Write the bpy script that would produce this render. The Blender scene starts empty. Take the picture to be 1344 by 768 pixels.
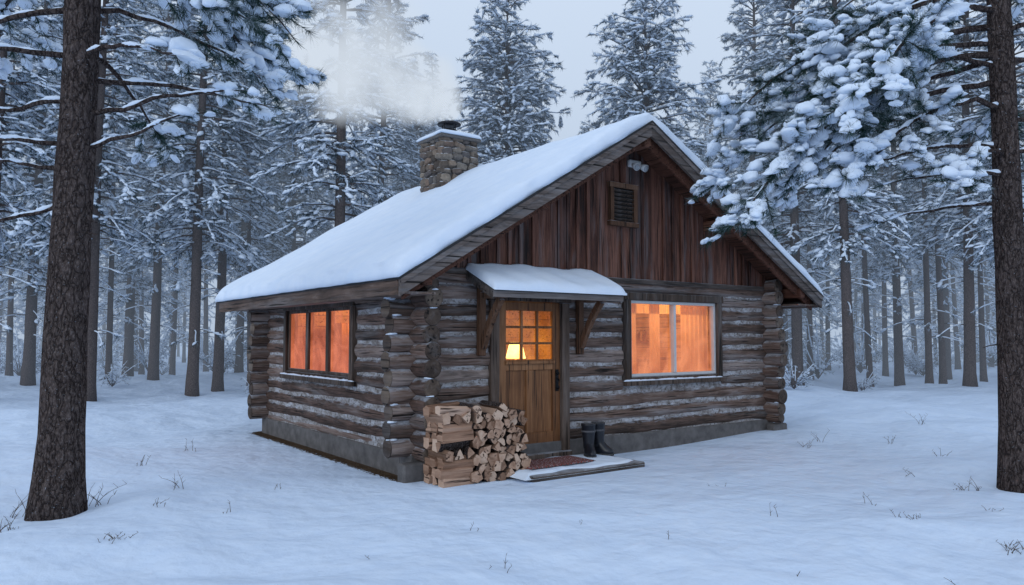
import bpy, bmesh, math, random
import numpy as np
from mathutils import Matrix, Vector
rng=np.random.default_rng(7); random.seed(7)
sc=bpy.context.scene
COL=sc.collection

# ---------------------------------------------------------------- helpers
class MB:
    def __init__(s): s.V=[];s.F=[];s.M=[];s.S=[];s.R=[];s.n=0
    def add(s,V,F,mat=0,smooth=False,rnd=None):
        V=np.asarray(V,dtype=np.float32).reshape(-1,3); F=np.asarray(F,dtype=np.int64).reshape(-1,3)
        if rnd is None: rnd=rng.random()
        R=np.full(len(V),rnd,dtype=np.float32) if np.isscalar(rnd) else np.asarray(rnd,dtype=np.float32)
        s.V.append(V);s.F.append(F+s.n);s.M.append(np.full(len(F),mat,dtype=np.int32))
        s.S.append(np.full(len(F),smooth,dtype=bool));s.R.append(R);s.n+=len(V)
    def mesh(s,name,mats):
        V=np.concatenate(s.V);F=np.concatenate(s.F);M=np.concatenate(s.M);S=np.concatenate(s.S);R=np.concatenate(s.R)
        me=bpy.data.meshes.new(name)
        me.vertices.add(len(V));me.vertices.foreach_set('co',V.ravel())
        me.loops.add(len(F)*3);me.loops.foreach_set('vertex_index',F.ravel().astype(np.int32))
        me.polygons.add(len(F));me.polygons.foreach_set('loop_start',np.arange(0,len(F)*3,3,dtype=np.int32))
        try: me.polygons.foreach_set('loop_total',np.full(len(F),3,dtype=np.int32))
        except Exception: pass
        me.polygons.foreach_set('material_index',M)
        me.update(calc_edges=True)
        me.polygons.foreach_set('use_smooth',S)
        a=me.attributes.new('rnd','FLOAT','POINT');a.data.foreach_set('value',R)
        for m in mats: me.materials.append(m)
        me.update()
        return me
    def obj(s,name,mats,parent=None):
        o=bpy.data.objects.new(name,s.mesh(name,mats));COL.objects.link(o)
        if parent: o.parent=parent
        return o
def empty(name,loc=(0,0,0)):
    e=bpy.data.objects.new(name,None);e.location=loc;COL.objects.link(e);e.empty_display_size=.3;return e

def _cb():
    P=[]
    for sx in(-1,1):
        for sy in(-1,1):
            for sz in(-1,1):
                for a in range(3): P.append((sx,sy,sz,a))
    bm=bmesh.new();vs=[]
    for p in P:
        h=[1,1,1]
        for k in range(3):
            if k!=p[3]: h[k]=.8
        vs.append(bm.verts.new((p[0]*h[0],p[1]*h[1],p[2]*h[2])))
    bm.verts.index_update()
    r=bmesh.ops.convex_hull(bm,input=bm.verts)
    bmesh.ops.triangulate(bm,faces=bm.faces[:]);bmesh.ops.recalc_face_normals(bm,faces=bm.faces[:])
    F=[[v.index for v in f.verts] for f in bm.faces];bm.free()
    return np.array(P,float),np.array(F)
CBP,CBF=_cb()
CBP[:,:3]=np.sign(CBP[:,:3])
def cbox(mb,lo,hi,mat=0,bev=.006,rnd=None,xf=None):
    lo=np.array(lo,float);hi=np.array(hi,float)
    c=(lo+hi)/2;h=np.abs(hi-lo)/2;b=min(bev,h.min()*.45)
    V=np.zeros((24,3))
    for k in range(3): V[:,k]=CBP[:,k]*(h[k]-b*(CBP[:,3]!=k))
    V+=c
    if xf is not None:
        M=np.array(xf);V=V@M[:3,:3].T+M[:3,3]
    mb.add(V,CBF,mat,False,rnd)
def beam(mb,p0,p1,w,h,mat=0,bev=.006,up=(0,0,1),rnd=None):
    p0=np.array(p0,float);p1=np.array(p1,float);d=p1-p0;L=np.linalg.norm(d);d/=L
    y=np.cross(up,d);y/=np.linalg.norm(y);z=np.cross(d,y)
    M=np.eye(4);M[:3,0]=d;M[:3,1]=y;M[:3,2]=z;M[:3,3]=(p0+p1)/2
    cbox(mb,(-L/2,-w/2,-h/2),(L/2,w/2,h/2),mat,bev,rnd,M)
def prism(mb,poly,y0,y1,mat=0,axis='y',rnd=None):
    n=len(poly);V=[]
    for y in(y0,y1):
        for a,b in poly: V.append((a,y,b) if axis=='y' else (y,a,b))
    F=[]
    for i in range(1,n-1): F.append((0,i,i+1));F.append((n,n+i+1,n+i))
    for i in range(n):
        j=(i+1)%n;F.append((i,n+i,n+j));F.append((i,n+j,j))
    mb.add(V,F,mat,False,rnd)
def tube(mb,P,rad,n=6,mat=0,rnd=None,cap=True,jit=0.,squash=1.):
    P=np.asarray(P,float);m=len(P);rad=np.broadcast_to(np.asarray(rad,float),(m,))
    T=np.gradient(P,axis=0);T/=np.linalg.norm(T,axis=1)[:,None]+1e-9
    ref=np.array([0,0,1.]) if abs(T[:,2]).mean()<.8 else np.array([1.,0,0])
    A=np.cross(ref,T);A/=np.linalg.norm(A,axis=1)[:,None]+1e-9;B=np.cross(T,A)
    a=np.linspace(0,2*np.pi,n,endpoint=False)
    r=rad[:,None]*np.ones(n)[None]
    if jit: r=r*(1+rng.normal(0,jit,(m,n)))
    V=P[:,None]+A[:,None]*(np.cos(a)[None,:,None]*r[...,None])+B[:,None]*(np.sin(a)[None,:,None]*r[...,None]*squash)
    V=V.reshape(-1,3);i=np.arange(m-1)[:,None]*n;j=np.arange(n)[None];k=(j+1)%n
    q0=(i+j).ravel();q1=(i+k).ravel();q2=q1+n;q3=q0+n
    F=np.concatenate([np.stack([q0,q1,q2],1),np.stack([q0,q2,q3],1)])
    if cap:
        V=np.concatenate([V,P[:1],P[-1:]]);c0=m*n;c1=m*n+1;jj=np.arange(n);kk=(jj+1)%n
        F=np.concatenate([F,np.stack([np.full(n,c0),kk,jj],1),np.stack([np.full(n,c1),jj+(m-1)*n,kk+(m-1)*n],1)])
    mb.add(V,F,mat,True,rnd)
def ico(sub):
    bm=bmesh.new();bmesh.ops.create_icosphere(bm,subdivisions=sub,radius=1)
    V=np.array([v.co[:] for v in bm.verts]);F=np.array([[v.index for v in f.verts] for f in bm.faces]);bm.free();return V,F
ICO1=ico(1);ICO2=ico(2);ICO3=ico(3)
def blobs(mb,P,D,sx,sy,sz,tmpl,mat,jit=.18):
    N=len(P)
    if N==0:return
    T,F=tmpl;M=len(T)
    X=D/(np.linalg.norm(D,axis=1)[:,None]+1e-9);Y=np.cross([0,0,1.],X);Y/=np.linalg.norm(Y,axis=1)[:,None]+1e-6;Z=np.cross(X,Y)
    J=1+rng.normal(0,jit,(N,M,1));T3=np.repeat(T[None],N,0)*J
    T3[...,2]=np.where(T3[...,2]<0,T3[...,2]*.45,T3[...,2])
    V=P[:,None]+T3[...,0:1]*(X*sx[:,None])[:,None]+T3[...,1:2]*(Y*sy[:,None])[:,None]+T3[...,2:3]*(Z*sz[:,None])[:,None]
    FF=(F[None]+(np.arange(N)*M)[:,None,None]).reshape(-1,3)
    mb.add(V.reshape(-1,3),FF,mat,True,np.repeat(rng.random(N),M))
def needles(mb,P,D,K,ln,w,mat,spread=.8):
    N=len(P)
    if N==0:return
    R=rng.normal(size=(N,K,3));R/=np.linalg.norm(R,axis=2)[...,None]
    d=D[:,None]*.75+R*spread;d[...,2]-=.12;d/=np.linalg.norm(d,axis=2)[...,None]
    q=rng.normal(size=(N,K,3));sd=np.cross(d,q);sd/=np.linalg.norm(sd,axis=2)[...,None]+1e-9
    L=ln*rng.uniform(.6,1.2,(N,K,1));b=P[:,None]+D[:,None]*rng.uniform(-.4,.4,(N,K,1))*ln
    V=np.stack([b-sd*w/2,b+sd*w/2,b+d*L+sd*w*.12,],2)
    F=np.arange(N*K*3).reshape(-1,3)
    mb.add(V.reshape(-1,3),F,mat,False,np.repeat(np.clip(rng.random(N)[:,None]+rng.normal(0,.12,(N,K)),0,1).ravel(),3))
def twigs(mb,A,B,r,mat):
    N=len(A)
    if N==0:return
    d=B-A;d/=np.linalg.norm(d,axis=1)[:,None]+1e-9
    a=np.cross(d,[0,0,1.]);a/=np.linalg.norm(a,axis=1)[:,None]+1e-6;b=np.cross(d,a)
    V=[]
    for base,rr in((A,r),(B,r*.4)):
        for k in range(3):
            t=2*np.pi*k/3;V.append(base+(a*math.cos(t)+b*math.sin(t))*rr)
    V=np.stack(V,1);f=[]
    for k in range(3):
        j=(k+1)%3;f+=[(k,j,3+j),(k,3+j,3+k)]
    F=(np.array(f)[None]+(np.arange(N)*6)[:,None,None]).reshape(-1,3)
    mb.add(V.reshape(-1,3),F,mat,True,np.repeat(rng.random(N),6))

# ---------------------------------------------------------------- materials
class NT:
    def __init__(s,name,diffuse=False):
        s.m=bpy.data.materials.new(name);s.m.use_nodes=True;s.t=s.m.node_tree;s.t.nodes.clear();s.df=diffuse
        s.out=s.n('ShaderNodeOutputMaterial');s.p=s.n('ShaderNodeBsdfDiffuse' if diffuse else 'ShaderNodeBsdfPrincipled');s.l(s.p.outputs[0],s.out.inputs[0])
    def n(s,t,**k):
        x=s.t.nodes.new(t)
        for a,b in k.items(): setattr(x,a,b)
        return x
    def l(s,a,b): s.t.links.new(a,b)
    def pos(s,scale=(1,1,1)):
        g=s.n('ShaderNodeNewGeometry');m=s.n('ShaderNodeMapping');m.inputs['Scale'].default_value=scale;s.l(g.outputs['Position'],m.inputs[0]);return m.outputs[0]
    def opos(s,scale=(1,1,1)):
        g=s.n('ShaderNodeTexCoord');m=s.n('ShaderNodeMapping');m.inputs['Scale'].default_value=scale;s.l(g.outputs['Object'],m.inputs[0]);return m.outputs[0]
    def noise(s,vec,scale,detail=5,rough=.6,dist=0):
        x=s.n('ShaderNodeTexNoise');x.inputs['Scale'].default_value=scale;x.inputs['Detail'].default_value=detail;x.inputs['Roughness'].default_value=rough;x.inputs['Distortion'].default_value=dist
        s.l(vec,x.inputs['Vector']);return x.outputs[0]
    def ramp(s,f,stops):
        r=s.n('ShaderNodeValToRGB');e=r.color_ramp.elements
        while len(e)<len(stops): e.new(.5)
        for i,(p,c) in enumerate(stops): e[i].position=p;e[i].color=(*c,1) if len(c)==3 else c
        s.l(f,r.inputs[0]);return r.outputs[0]
    def val(s,f,a,b,c=0.,d=1.):
        r=s.n('ShaderNodeMapRange');r.inputs[1].default_value=a;r.inputs[2].default_value=b;r.inputs[3].default_value=c;r.inputs[4].default_value=d;s.l(f,r.inputs[0]);return r.outputs[0]
    def mix(s,f,a,b,mode='MIX'):
        x=s.n('ShaderNodeMix',data_type='RGBA',blend_type=mode)
        for v,i in((f,0),(a,6),(b,7)):
            if isinstance(v,(int,float)): x.inputs[i].default_value=v
            elif isinstance(v,tuple): x.inputs[i].default_value=(*v,1)
            else: s.l(v,x.inputs[i])
        return x.outputs[2]
    def math(s,op,a,b=0.):
        x=s.n('ShaderNodeMath',operation=op)
        for v,i in((a,0),(b,1)):
            if isinstance(v,(int,float)): x.inputs[i].default_value=v
            else: s.l(v,x.inputs[i])
        return x.outputs[0]
    def attr(s,nm='rnd'):
        a=s.n('ShaderNodeAttribute');a.attribute_name=nm;return a.outputs['Fac']
    def nz(s):
        g=s.n('ShaderNodeNewGeometry');x=s.n('ShaderNodeSeparateXYZ');s.l(g.outputs['Normal'],x.inputs[0]);return x.outputs[2]
    def bump(s,h,st=.5,d=.02):
        b=s.n('ShaderNodeBump');b.inputs['Strength'].default_value=st;b.inputs['Distance'].default_value=d;s.l(h,b.inputs['Height']);s.l(b.outputs[0],s.p.inputs['Normal'])
    def done(s,col,rough=.8,spec=.3):
        i=s.p.inputs[0]
        if isinstance(col,tuple): i.default_value=(*col,1)
        else: s.l(col,i)
        if s.df: return s.m
        if isinstance(rough,float): s.p.inputs['Roughness'].default_value=rough
        else: s.l(rough,s.p.inputs['Roughness'])
        s.p.inputs['Specular IOR Level'].default_value=spec
        return s.m
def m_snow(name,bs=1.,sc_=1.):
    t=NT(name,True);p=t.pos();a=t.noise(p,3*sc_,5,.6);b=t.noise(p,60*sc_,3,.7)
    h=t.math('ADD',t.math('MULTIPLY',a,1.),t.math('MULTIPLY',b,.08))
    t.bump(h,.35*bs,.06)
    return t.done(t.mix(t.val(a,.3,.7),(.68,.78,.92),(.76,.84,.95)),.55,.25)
def m_bsnow():
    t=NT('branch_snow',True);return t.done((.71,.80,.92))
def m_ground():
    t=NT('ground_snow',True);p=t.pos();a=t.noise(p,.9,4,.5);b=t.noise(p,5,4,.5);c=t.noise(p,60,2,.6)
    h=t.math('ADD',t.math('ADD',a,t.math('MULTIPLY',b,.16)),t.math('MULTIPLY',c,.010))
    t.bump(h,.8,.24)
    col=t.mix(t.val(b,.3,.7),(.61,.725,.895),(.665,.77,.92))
    shade_m=t.attr('wall_shade');n=t.noise(p,22,5,.7);f=t.math('GREATER_THAN',t.math('ADD',t.math('MULTIPLY',shade_m,.9),t.math('MULTIPLY',n,.8)),.93)  # dark brown flecks near the walls: shadow there painted into the snow colour
    shade_col=t.ramp(t.noise(p,60,3),[(.3,(.03,.02,.015)),(.7,(.13,.09,.06))])
    return t.done(t.mix(f,col,shade_col),.6,.2)
def m_wood(name,dark,mid,light,axis='x',snow=0.,sc_=1.,bump=.5,rough=.75,rndamt=.5,weather=0.,gr=1.,sn=(.60,.67,.77)):
    t=NT(name);S={'x':(1.2,14,14),'y':(14,1.2,14),'z':(14,14,1.2)}[axis]
    p=t.pos(tuple(v*sc_ for v in S));g=t.noise(p,1.6,7,.68,.6);big=t.noise(t.pos((1,1,1)),2.1,4,.6)
    v=t.math('ADD',t.math('MULTIPLY',g,.75),t.math('MULTIPLY',big,.3))
    v=t.math('ADD',v,t.math('MULTIPLY',t.math('SUBTRACT',t.attr(),.5),rndamt*.5))
    col=t.ramp(v,[(.30,dark),(.52,mid),(.75,light)])
    if weather>0:
        wn=t.noise(t.pos(tuple(q*.35 for q in S)),1.1,5,.65,.8)
        col=t.mix(t.math('MULTIPLY',t.val(wn,.50,.68),weather),col,t.mix(g,tuple(.12*gr*k for k in(1,.98,1.0)),tuple(.34*gr*k for k in(1,.99,1.02))))
        col=t.mix(t.math('MULTIPLY',t.val(wn,.44,.34),weather),col,tuple(c*.35 for c in dark))
    cr=t.noise(t.pos(tuple(v*sc_ for v in {'x':(.8,30,30),'y':(30,.8,30),'z':(30,30,.8)}[axis])),1.5,3,.5)
    col=t.mix(t.val(cr,.42,.34),col,tuple(c*.25 for c in dark))
    if snow>0:
        s=t.math('ADD',t.val(t.nz(),.15,.95),t.math('MULTIPLY',t.math('SUBTRACT',t.noise(t.pos((2.2,2.2,9)),2.6,6,.75),.5),2.1))
        f=t.math('MULTIPLY',t.val(s,.45,1.1),snow)
        f.node.use_clamp=True
        col=t.mix(f,col,sn)
    t.bump(t.math('ADD',g,t.math('MULTIPLY',cr,.6)),bump,.02)
    return t.done(col,rough,.25)
M_SNOW=m_snow('snow')
M_BSNOW=m_bsnow()
M_GND=m_ground()
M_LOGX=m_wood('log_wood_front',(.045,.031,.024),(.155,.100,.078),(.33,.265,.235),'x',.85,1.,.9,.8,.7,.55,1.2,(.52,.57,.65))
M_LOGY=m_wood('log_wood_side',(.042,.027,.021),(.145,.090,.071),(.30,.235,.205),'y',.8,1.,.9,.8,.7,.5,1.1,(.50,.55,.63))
M_END=m_wood('log_end_grain',(.025,.017,.013),(.075,.052,.04),(.17,.13,.10),'y',.35,.4,.5,.75,.5,.3)
M_BOARD=m_wood('gable_board',(.020,.011,.009),(.105,.041,.027),(.20,.092,.063),'z',0.,1.,.6,.75,.7,.6,.66)
M_FASC=m_wood('fascia_board',(.04,.033,.029),(.12,.095,.084),(.24,.21,.20),'x',.4,.6,.6,.8,.5,.6,.8)
M_FASCY=m_wood('eave_board',(.05,.032,.024),(.14,.092,.07),(.32,.26,.23),'y',.5,.6,.6,.8,.5,.4)
M_SOFF=m_wood('soffit_board',(.03,.013,.008),(.10,.04,.025),(.18,.085,.055),'y',0.)
M_FRAME=m_wood('frame_wood',(.025,.017,.012),(.070,.047,.035),(.15,.11,.088),'z',.4,.7,.5,.75,.5,.3)
M_DOOR=m_wood('door_wood',(.085,.034,.014),(.20,.086,.034),(.33,.16,.072),'z',0.,.7,.3,.5)
M_SPLIT=m_wood('split_wood',(.16,.085,.052),(.38,.225,.15),(.56,.38,.28),'x',.0,.6,.6,.8,.9)
M_ENDC=m_wood('split_end_grain',(.22,.125,.08),(.44,.275,.19),(.60,.43,.32),'y',0.,.5,.6,.85,.9)
M_SPLITY=m_wood('split_wood_side',(.09,.05,.033),(.22,.13,.085),(.38,.25,.18),'y',.0,.6,.6,.8,1.)
M_BRACE=m_wood('brace_wood',(.045,.022,.012),(.12,.06,.034),(.2,.12,.08),'z',.7,.8)
M_ROOM=m_wood('interior_wood',(.28,.17,.10),(.50,.32,.19),(.66,.46,.30),'y',0.,.5,.3,.7,.3)
def simple(name,col,rough=.6,metal=0.,bs=0.,var=.0,scale=20):
    t=NT(name)
    n=t.noise(t.pos(),scale,5,.6)
    c=t.mix(t.val(n,.25,.75),tuple(x*(1-var) for x in col),tuple(min(1,x*(1+var)) for x in col))
    if bs: t.bump(n,bs,.01)
    t.p.inputs['Metallic'].default_value=metal
    return t.done(c,rough,.4)
def m_chink():
    t=NT('chinking_mortar');n=t.noise(t.pos((1.5,1.5,4)),3.,6,.7);n2=t.noise(t.pos(),22,4,.7)
    c=t.ramp(n,[(.30,(.12,.10,.09)),(.45,(.28,.26,.25)),(.58,(.42,.42,.44)),(.72,(.56,.60,.67))])
    c=t.mix(t.val(n2,.5,.35),c,(.12,.10,.09));t.bump(n2,.7,.01);return t.done(c,.9,.2)
M_CHINK=m_chink()
M_CONC=simple('foundation_concrete',(.12,.112,.11),.9,0,.6,.45,6)
M_MORTAR=simple('chimney_mortar',(.13,.12,.115),.95,0,.8,.3,30)
M_METAL=simple('flue_metal',(.035,.035,.04),.45,.7,.1,.4,15)
M_ROOFING=simple('roofing_edge',(.02,.02,.022),.7,0,.3,.4,30)
M_WHITE=simple('white_window_frame',(.55,.55,.55),.5,0,0,.08,10)
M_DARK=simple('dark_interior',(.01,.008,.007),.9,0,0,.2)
M_HANDLE=simple('black_iron',(.012,.012,.013),.35,.8,0,.2)
M_RUB=simple('boot_rubber',(.011,.013,.019),.33,0,.15,.3,40)
M_SOLE=simple('boot_sole',(.05,.05,.052),.8,0,.2,.3,40)
M_LINER=simple('boot_liner',(.10,.10,.11),.95,0,.3,.3,60)
M_FIX=simple('fixture_plastic',(.66,.68,.69),.4,0,0,.05)
M_LENS=simple('fixture_lens',(.3,.32,.34),.15,0,0,.1)
M_STEM=simple('dry_stem',(.07,.05,.035),.9,0,0,.5,30)
def m_stone():
    t=NT('chimney_stone');r=t.attr();n=t.noise(t.pos(),14,6,.7)
    c=t.ramp(r,[(0,(.10,.078,.065)),(.3,(.24,.19,.15)),(.5,(.34,.29,.24)),(.7,(.15,.14,.14)),(.85,(.28,.19,.14)),(1,(.40,.33,.26))])
    c=t.mix(t.val(n,.3,.75),t.mix(.6,c,(.03,.027,.025),'MIX'),c)
    s=t.math('ADD',t.val(t.nz(),.35,.9),t.math('MULTIPLY',t.math('SUBTRACT',n,.5),1.2))
    c=t.mix(t.val(s,.55,.8),c,(.72,.77,.84))
    t.bump(n,.8,.03);return t.done(c,.85,.25)
M_STONE=m_stone()
def m_bark(name='pine_bark',k=1.,b=0.,hq=True):
    t=NT(name,True)
    n=t.noise(t.opos((14,14,6)),4,5,.75)
    B=(b*.92,b*1.0,b*1.15)
    c=t.ramp(n,[(.3,tuple(q*k+z for q,z in zip((.030,.023,.022),B))),(.5,tuple(q*k+z for q,z in zip((.085,.066,.061),B))),(.72,tuple(q*k+z for q,z in zip((.19,.155,.145),B)))])
    if hq:
        p=t.opos((9,9,2.4));v=t.n('ShaderNodeTexVoronoi',feature='DISTANCE_TO_EDGE');v.inputs['Scale'].default_value=1.5
        w=t.n('ShaderNodeTexNoise');w.inputs['Scale'].default_value=3.;w.inputs['Detail'].default_value=4;t.l(t.opos((3,3,1.5)),w.inputs['Vector'])
        ad=t.n('ShaderNodeVectorMath',operation='ADD');t.l(p,ad.inputs[0])
        sc2=t.n('ShaderNodeVectorMath',operation='SCALE');sc2.inputs['Scale'].default_value=2.2;t.l(w.outputs['Color'],sc2.inputs[0]);t.l(sc2.outputs[0],ad.inputs[1]);t.l(ad.outputs[0],v.inputs['Vector'])
        e=v.outputs['Distance']
        c=t.mix(t.math('MULTIPLY',t.val(e,.10,0.),.8),c,(.014,.011,.011))
        d=t.noise(t.opos((8,8,10)),6,4,.75)
        c=t.mix(t.math('MULTIPLY',t.val(d,.63,.69),.6),c,(.55,.62,.72))
        t.bump(t.math('ADD',t.val(e,0,.25),t.math('MULTIPLY',n,.9)),.9,.04)
    return t.done(c,.9,.2)
M_BARK=m_bark('pine_bark',1.2);M_BARKM=m_bark('mid_bark',1.,.010,False);M_BARKF=m_bark('far_bark_haze',.8,.055,False)  # far bark lifted toward pale blue: distance haze put into its colour
def m_needle(name,a,b,fr,fa,fc=(.50,.58,.69)):
    t=NT(name,True);r=t.attr()
    c=t.mix(r,a,b)
    return t.done(t.mix(t.math('MULTIPLY',t.val(r,fr,fr+.25),fa),c,fc))
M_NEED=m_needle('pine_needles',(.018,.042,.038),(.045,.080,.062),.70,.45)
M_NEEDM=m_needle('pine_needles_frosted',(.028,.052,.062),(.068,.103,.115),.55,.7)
M_NEEDF=m_needle('far_needles_frost_haze',(.11,.15,.19),(.19,.24,.29),.45,.75,(.52,.60,.70))  # some frost, plus distance haze painted in as a paler blue base
def m_pane(name,z0,z1,clear,frost_glowc,strength,lo=.1,hi=.75):
    # steamed-up, frosted glass: partly clear, partly a frost film whose own emission stands in for room light
    t=NT(name);n2=t.noise(t.pos(),9,7,.75);n3=t.noise(t.pos(),70,3,.7);big=t.noise(t.pos((1.6,1.6,1.2)),1.7,4,.6,.8)
    g=t.n('ShaderNodeNewGeometry');x=t.n('ShaderNodeSeparateXYZ');t.l(g.outputs['Position'],x.inputs[0])
    zz=t.val(x.outputs[2],z0,z1)
    f=t.math('SUBTRACT',t.math('ADD',t.math('MULTIPLY',n2,.8),t.math('MULTIPLY',big,.8)),t.math('MULTIPLY',zz,.75))
    fr=t.val(f,lo,hi,clear,.92)
    col=t.mix(t.val(n3,.35,.75),frost_glowc,tuple(min(1.3,c*k) for c,k in zip(frost_glowc,(1.3,1.7,2.2))))
    col=t.mix(t.val(big,.35,.65),t.mix(1.,col,(.62,.50,.45),'MULTIPLY'),col)
    em=t.n('ShaderNodeEmission');em.inputs[1].default_value=strength;t.l(col,em.inputs[0])
    tr=t.n('ShaderNodeBsdfTransparent');gl=t.n('ShaderNodeBsdfGlossy');gl.inputs['Roughness'].default_value=.1
    m1=t.n('ShaderNodeMixShader');t.l(fr,m1.inputs[0]);t.l(tr.outputs[0],m1.inputs[1]);t.l(em.outputs[0],m1.inputs[2])
    m2=t.n('ShaderNodeMixShader');m2.inputs[0].default_value=.06;t.l(m1.outputs[0],m2.inputs[1]);t.l(gl.outputs[0],m2.inputs[2]);t.l(m2.outputs[0],t.out.inputs[0])
    return t.m
M_GD=m_pane('door_glass',1.36,2.3,.05,(.95,.27,.03),1.0,.25,1.2)
M_GF=m_pane('front_window_glass',1.05,2.2,.10,(.84,.245,.085),1.)
M_GS=m_pane('side_window_glass',1.05,2.2,.30,(.72,.175,.075),1.,.0,.6)
def m_curtain():
    t=NT('curtain_cloth',True);a=t.p;a.inputs[0].default_value=(.75,.55,.38,1);b=t.n('ShaderNodeBsdfTranslucent');b.inputs[0].default_value=(.8,.58,.38,1)
    m=t.n('ShaderNodeMixShader');m.inputs[0].default_value=.6;t.l(a.outputs[0],m.inputs[1]);t.l(b.outputs[0],m.inputs[2]);t.l(m.outputs[0],t.out.inputs[0]);return t.m
M_CURT=m_curtain()
def m_em(name,c,s):
    t=NT(name);t.p.inputs['Emission Color'].default_value=(*c,1);t.p.inputs['Emission Strength'].default_value=s;return t.done((.5,.4,.3),.6,.2)
M_SHADE=m_em('lamp_shade',(1,.62,.18),6.)

# ---------------------------------------------------------------- camera & site axes
CAM=np.array([-4.324,-7.99,1.65]);YAW=math.radians(54.1)
FW=np.array([math.cos(YAW),math.sin(YAW)]);RT=np.array([math.sin(YAW),-math.cos(YAW)])
def site(d,l): return CAM[:2]+FW*d+RT*l
AZR=math.atan2(RT[1],RT[0])
cam=bpy.data.cameras.new('camera');co=bpy.data.objects.new('camera',cam);COL.objects.link(co)
cam.sensor_width=36;cam.lens=26.68;cam.clip_end=2000;cam.clip_start=.05
co.location=CAM;co.rotation_euler=(math.radians(90+3.39),0,YAW-math.pi/2);sc.camera=co

# ---------------------------------------------------------------- world, sun
w=bpy.data.worlds.new('World');sc.world=w;w.use_nodes=True;nt=w.node_tree
bg=nt.nodes['Background'];sky=nt.nodes.new('ShaderNodeTexSky');sky.sky_type='NISHITA';sky.sun_disc=False
SE,SA=math.radians(24),math.radians(200)
sky.sun_elevation=SE;sky.sun_rotation=math.radians(90)-SA;sky.air_density=1.;sky.dust_density=3
mx=nt.nodes.new('ShaderNodeMix');mx.data_type='RGBA';mx.inputs[0].default_value=.86;mx.inputs[7].default_value=(7.5,8.8,10.7,1)
hs=nt.nodes.new('ShaderNodeHueSaturation');hs.inputs['Saturation'].default_value=.5
nt.links.new(sky.outputs[0],hs.inputs['Color']);nt.links.new(hs.outputs[0],mx.inputs[6]);nt.links.new(mx.outputs[2],bg.inputs[0]);bg.inputs[1].default_value=.1
sl=bpy.data.lights.new('sun','SUN');sl.energy=.4;sl.angle=math.radians(25);sl.color=(.90,.95,1)
so=bpy.data.objects.new('sun',sl);COL.objects.link(so)
sd=Vector((math.cos(SA)*math.cos(SE),math.sin(SA)*math.cos(SE),math.sin(SE)));so.rotation_euler=sd.to_track_quat('Z','Y').to_euler()
so.location=(0,0,30)
sc.view_settings.view_transform='Standard';sc.view_settings.look='None';sc.view_settings.exposure=0

# ---------------------------------------------------------------- ground
_w=[(rng.uniform(0,6.28),2*np.pi/L,rng.uniform(0,6.28),A) for L,A in((23,.08),(13,.07),(8,.055),(5,.045),(3,.030),(2.1,.022),(1.5,.014),(1.1,.010),(.8,.006),(.55,.004))]
def gz(x,y):
    x=np.asarray(x,float);y=np.asarray(y,float);h=0
    for a,k,p,A in _w: h=h+A*np.sin(k*(x*math.cos(a)+y*math.sin(a))+p+1.3*np.sin(.6*k*(x*math.sin(a)-y*math.cos(a))))
    dx=np.maximum(np.maximum(-.3-x,x-7.2),0);dy=np.maximum(np.maximum(-1.6-y,y-5.7),0);dc=np.hypot(dx,dy)
    m=np.clip(dc/3,0,1);m=m*m*(3-2*m)
    bank=.10*np.exp(-((x-6.9)**2)/3.0-((y+.2)**2)/.5)
    return h*m+bank-.005
def ground():
    n=440;u=np.linspace(-1,1,n);s=np.sinh(u*6.0)/np.sinh(6.0)*420
    X,Y=np.meshgrid(s+0.,s-2.,indexing='ij');Z=gz(X,Y)
    V=np.stack([X,Y,Z],2).reshape(-1,3);i=np.arange(n-1)[:,None]*n+np.arange(n-1)[None];i=i.ravel()
    F=np.concatenate([np.stack([i,i+n,i+n+1],1),np.stack([i,i+n+1,i+1],1)])
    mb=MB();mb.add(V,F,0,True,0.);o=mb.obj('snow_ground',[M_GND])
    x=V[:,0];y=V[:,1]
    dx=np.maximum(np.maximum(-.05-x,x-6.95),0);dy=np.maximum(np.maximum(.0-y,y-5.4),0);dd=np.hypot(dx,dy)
    shade_m=np.clip(1-dd/.42,0,1)*np.where(x<.4,1.,.45)
    a=o.data.attributes.new('wall_shade','FLOAT','POINT');a.data.foreach_set('value',shade_m.astype(np.float32))
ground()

# ---------------------------------------------------------------- cabin
W,Dp=6.95,5.4
cabin=empty('log_cabin')
RX,RZ=3.45,4.69;EL,ZL=-.48,2.31;ER,ZR=7.55,2.36;YF,YB=-.6,6.55
def deck(x):
    x=np.asarray(x,float);return np.where(x<RX,RZ-(RX-x)*(RZ-ZL)/(RX-EL),RZ-(x-RX)*(RZ-ZR)/(ER-RX))
def log(mb,p0,p1,r,mat,endmat,rnd=None):
    p0=np.array(p0,float);p1=np.array(p1,float);L=np.linalg.norm(p1-p0);m=max(4,int(L/.16)+2)
    s=np.linspace(0,1,m);P=p0+(p1-p0)*s[:,None];ph=rng.uniform(0,6,4)
    P[:,2]+=.010*np.sin(s*L*1.3+ph[0])+.004*np.sin(s*L*4.1+ph[3]);rad=r*(1+.05*np.sin(s*L*2.1+ph[1])+.03*np.sin(s*L*6+ph[2])+rng.normal(0,.016,m))
    rr=rng.random() if rnd is None else rnd
    tube(mb,P,rad,18,mat,rr,False,.02)
    d=(p1-p0)/L
    for q,sg,ra in((P[0],-1,rad[0]),(P[-1],1,rad[-1])):
        Q=np.stack([q,q+d*sg*.008,q+d*sg*.012]);tube(mb,Q,[ra,ra*.93,ra*.85],18,endmat,rng.random(),True)
mb=MB();PIT=.2055;R0=.116;YC=.1
front_open=[(1.10,2.40,.0,2.24),(3.44,5.65,.96,2.35)]
side_open=[(1.58,4.36,1.0,2.22)]
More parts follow.
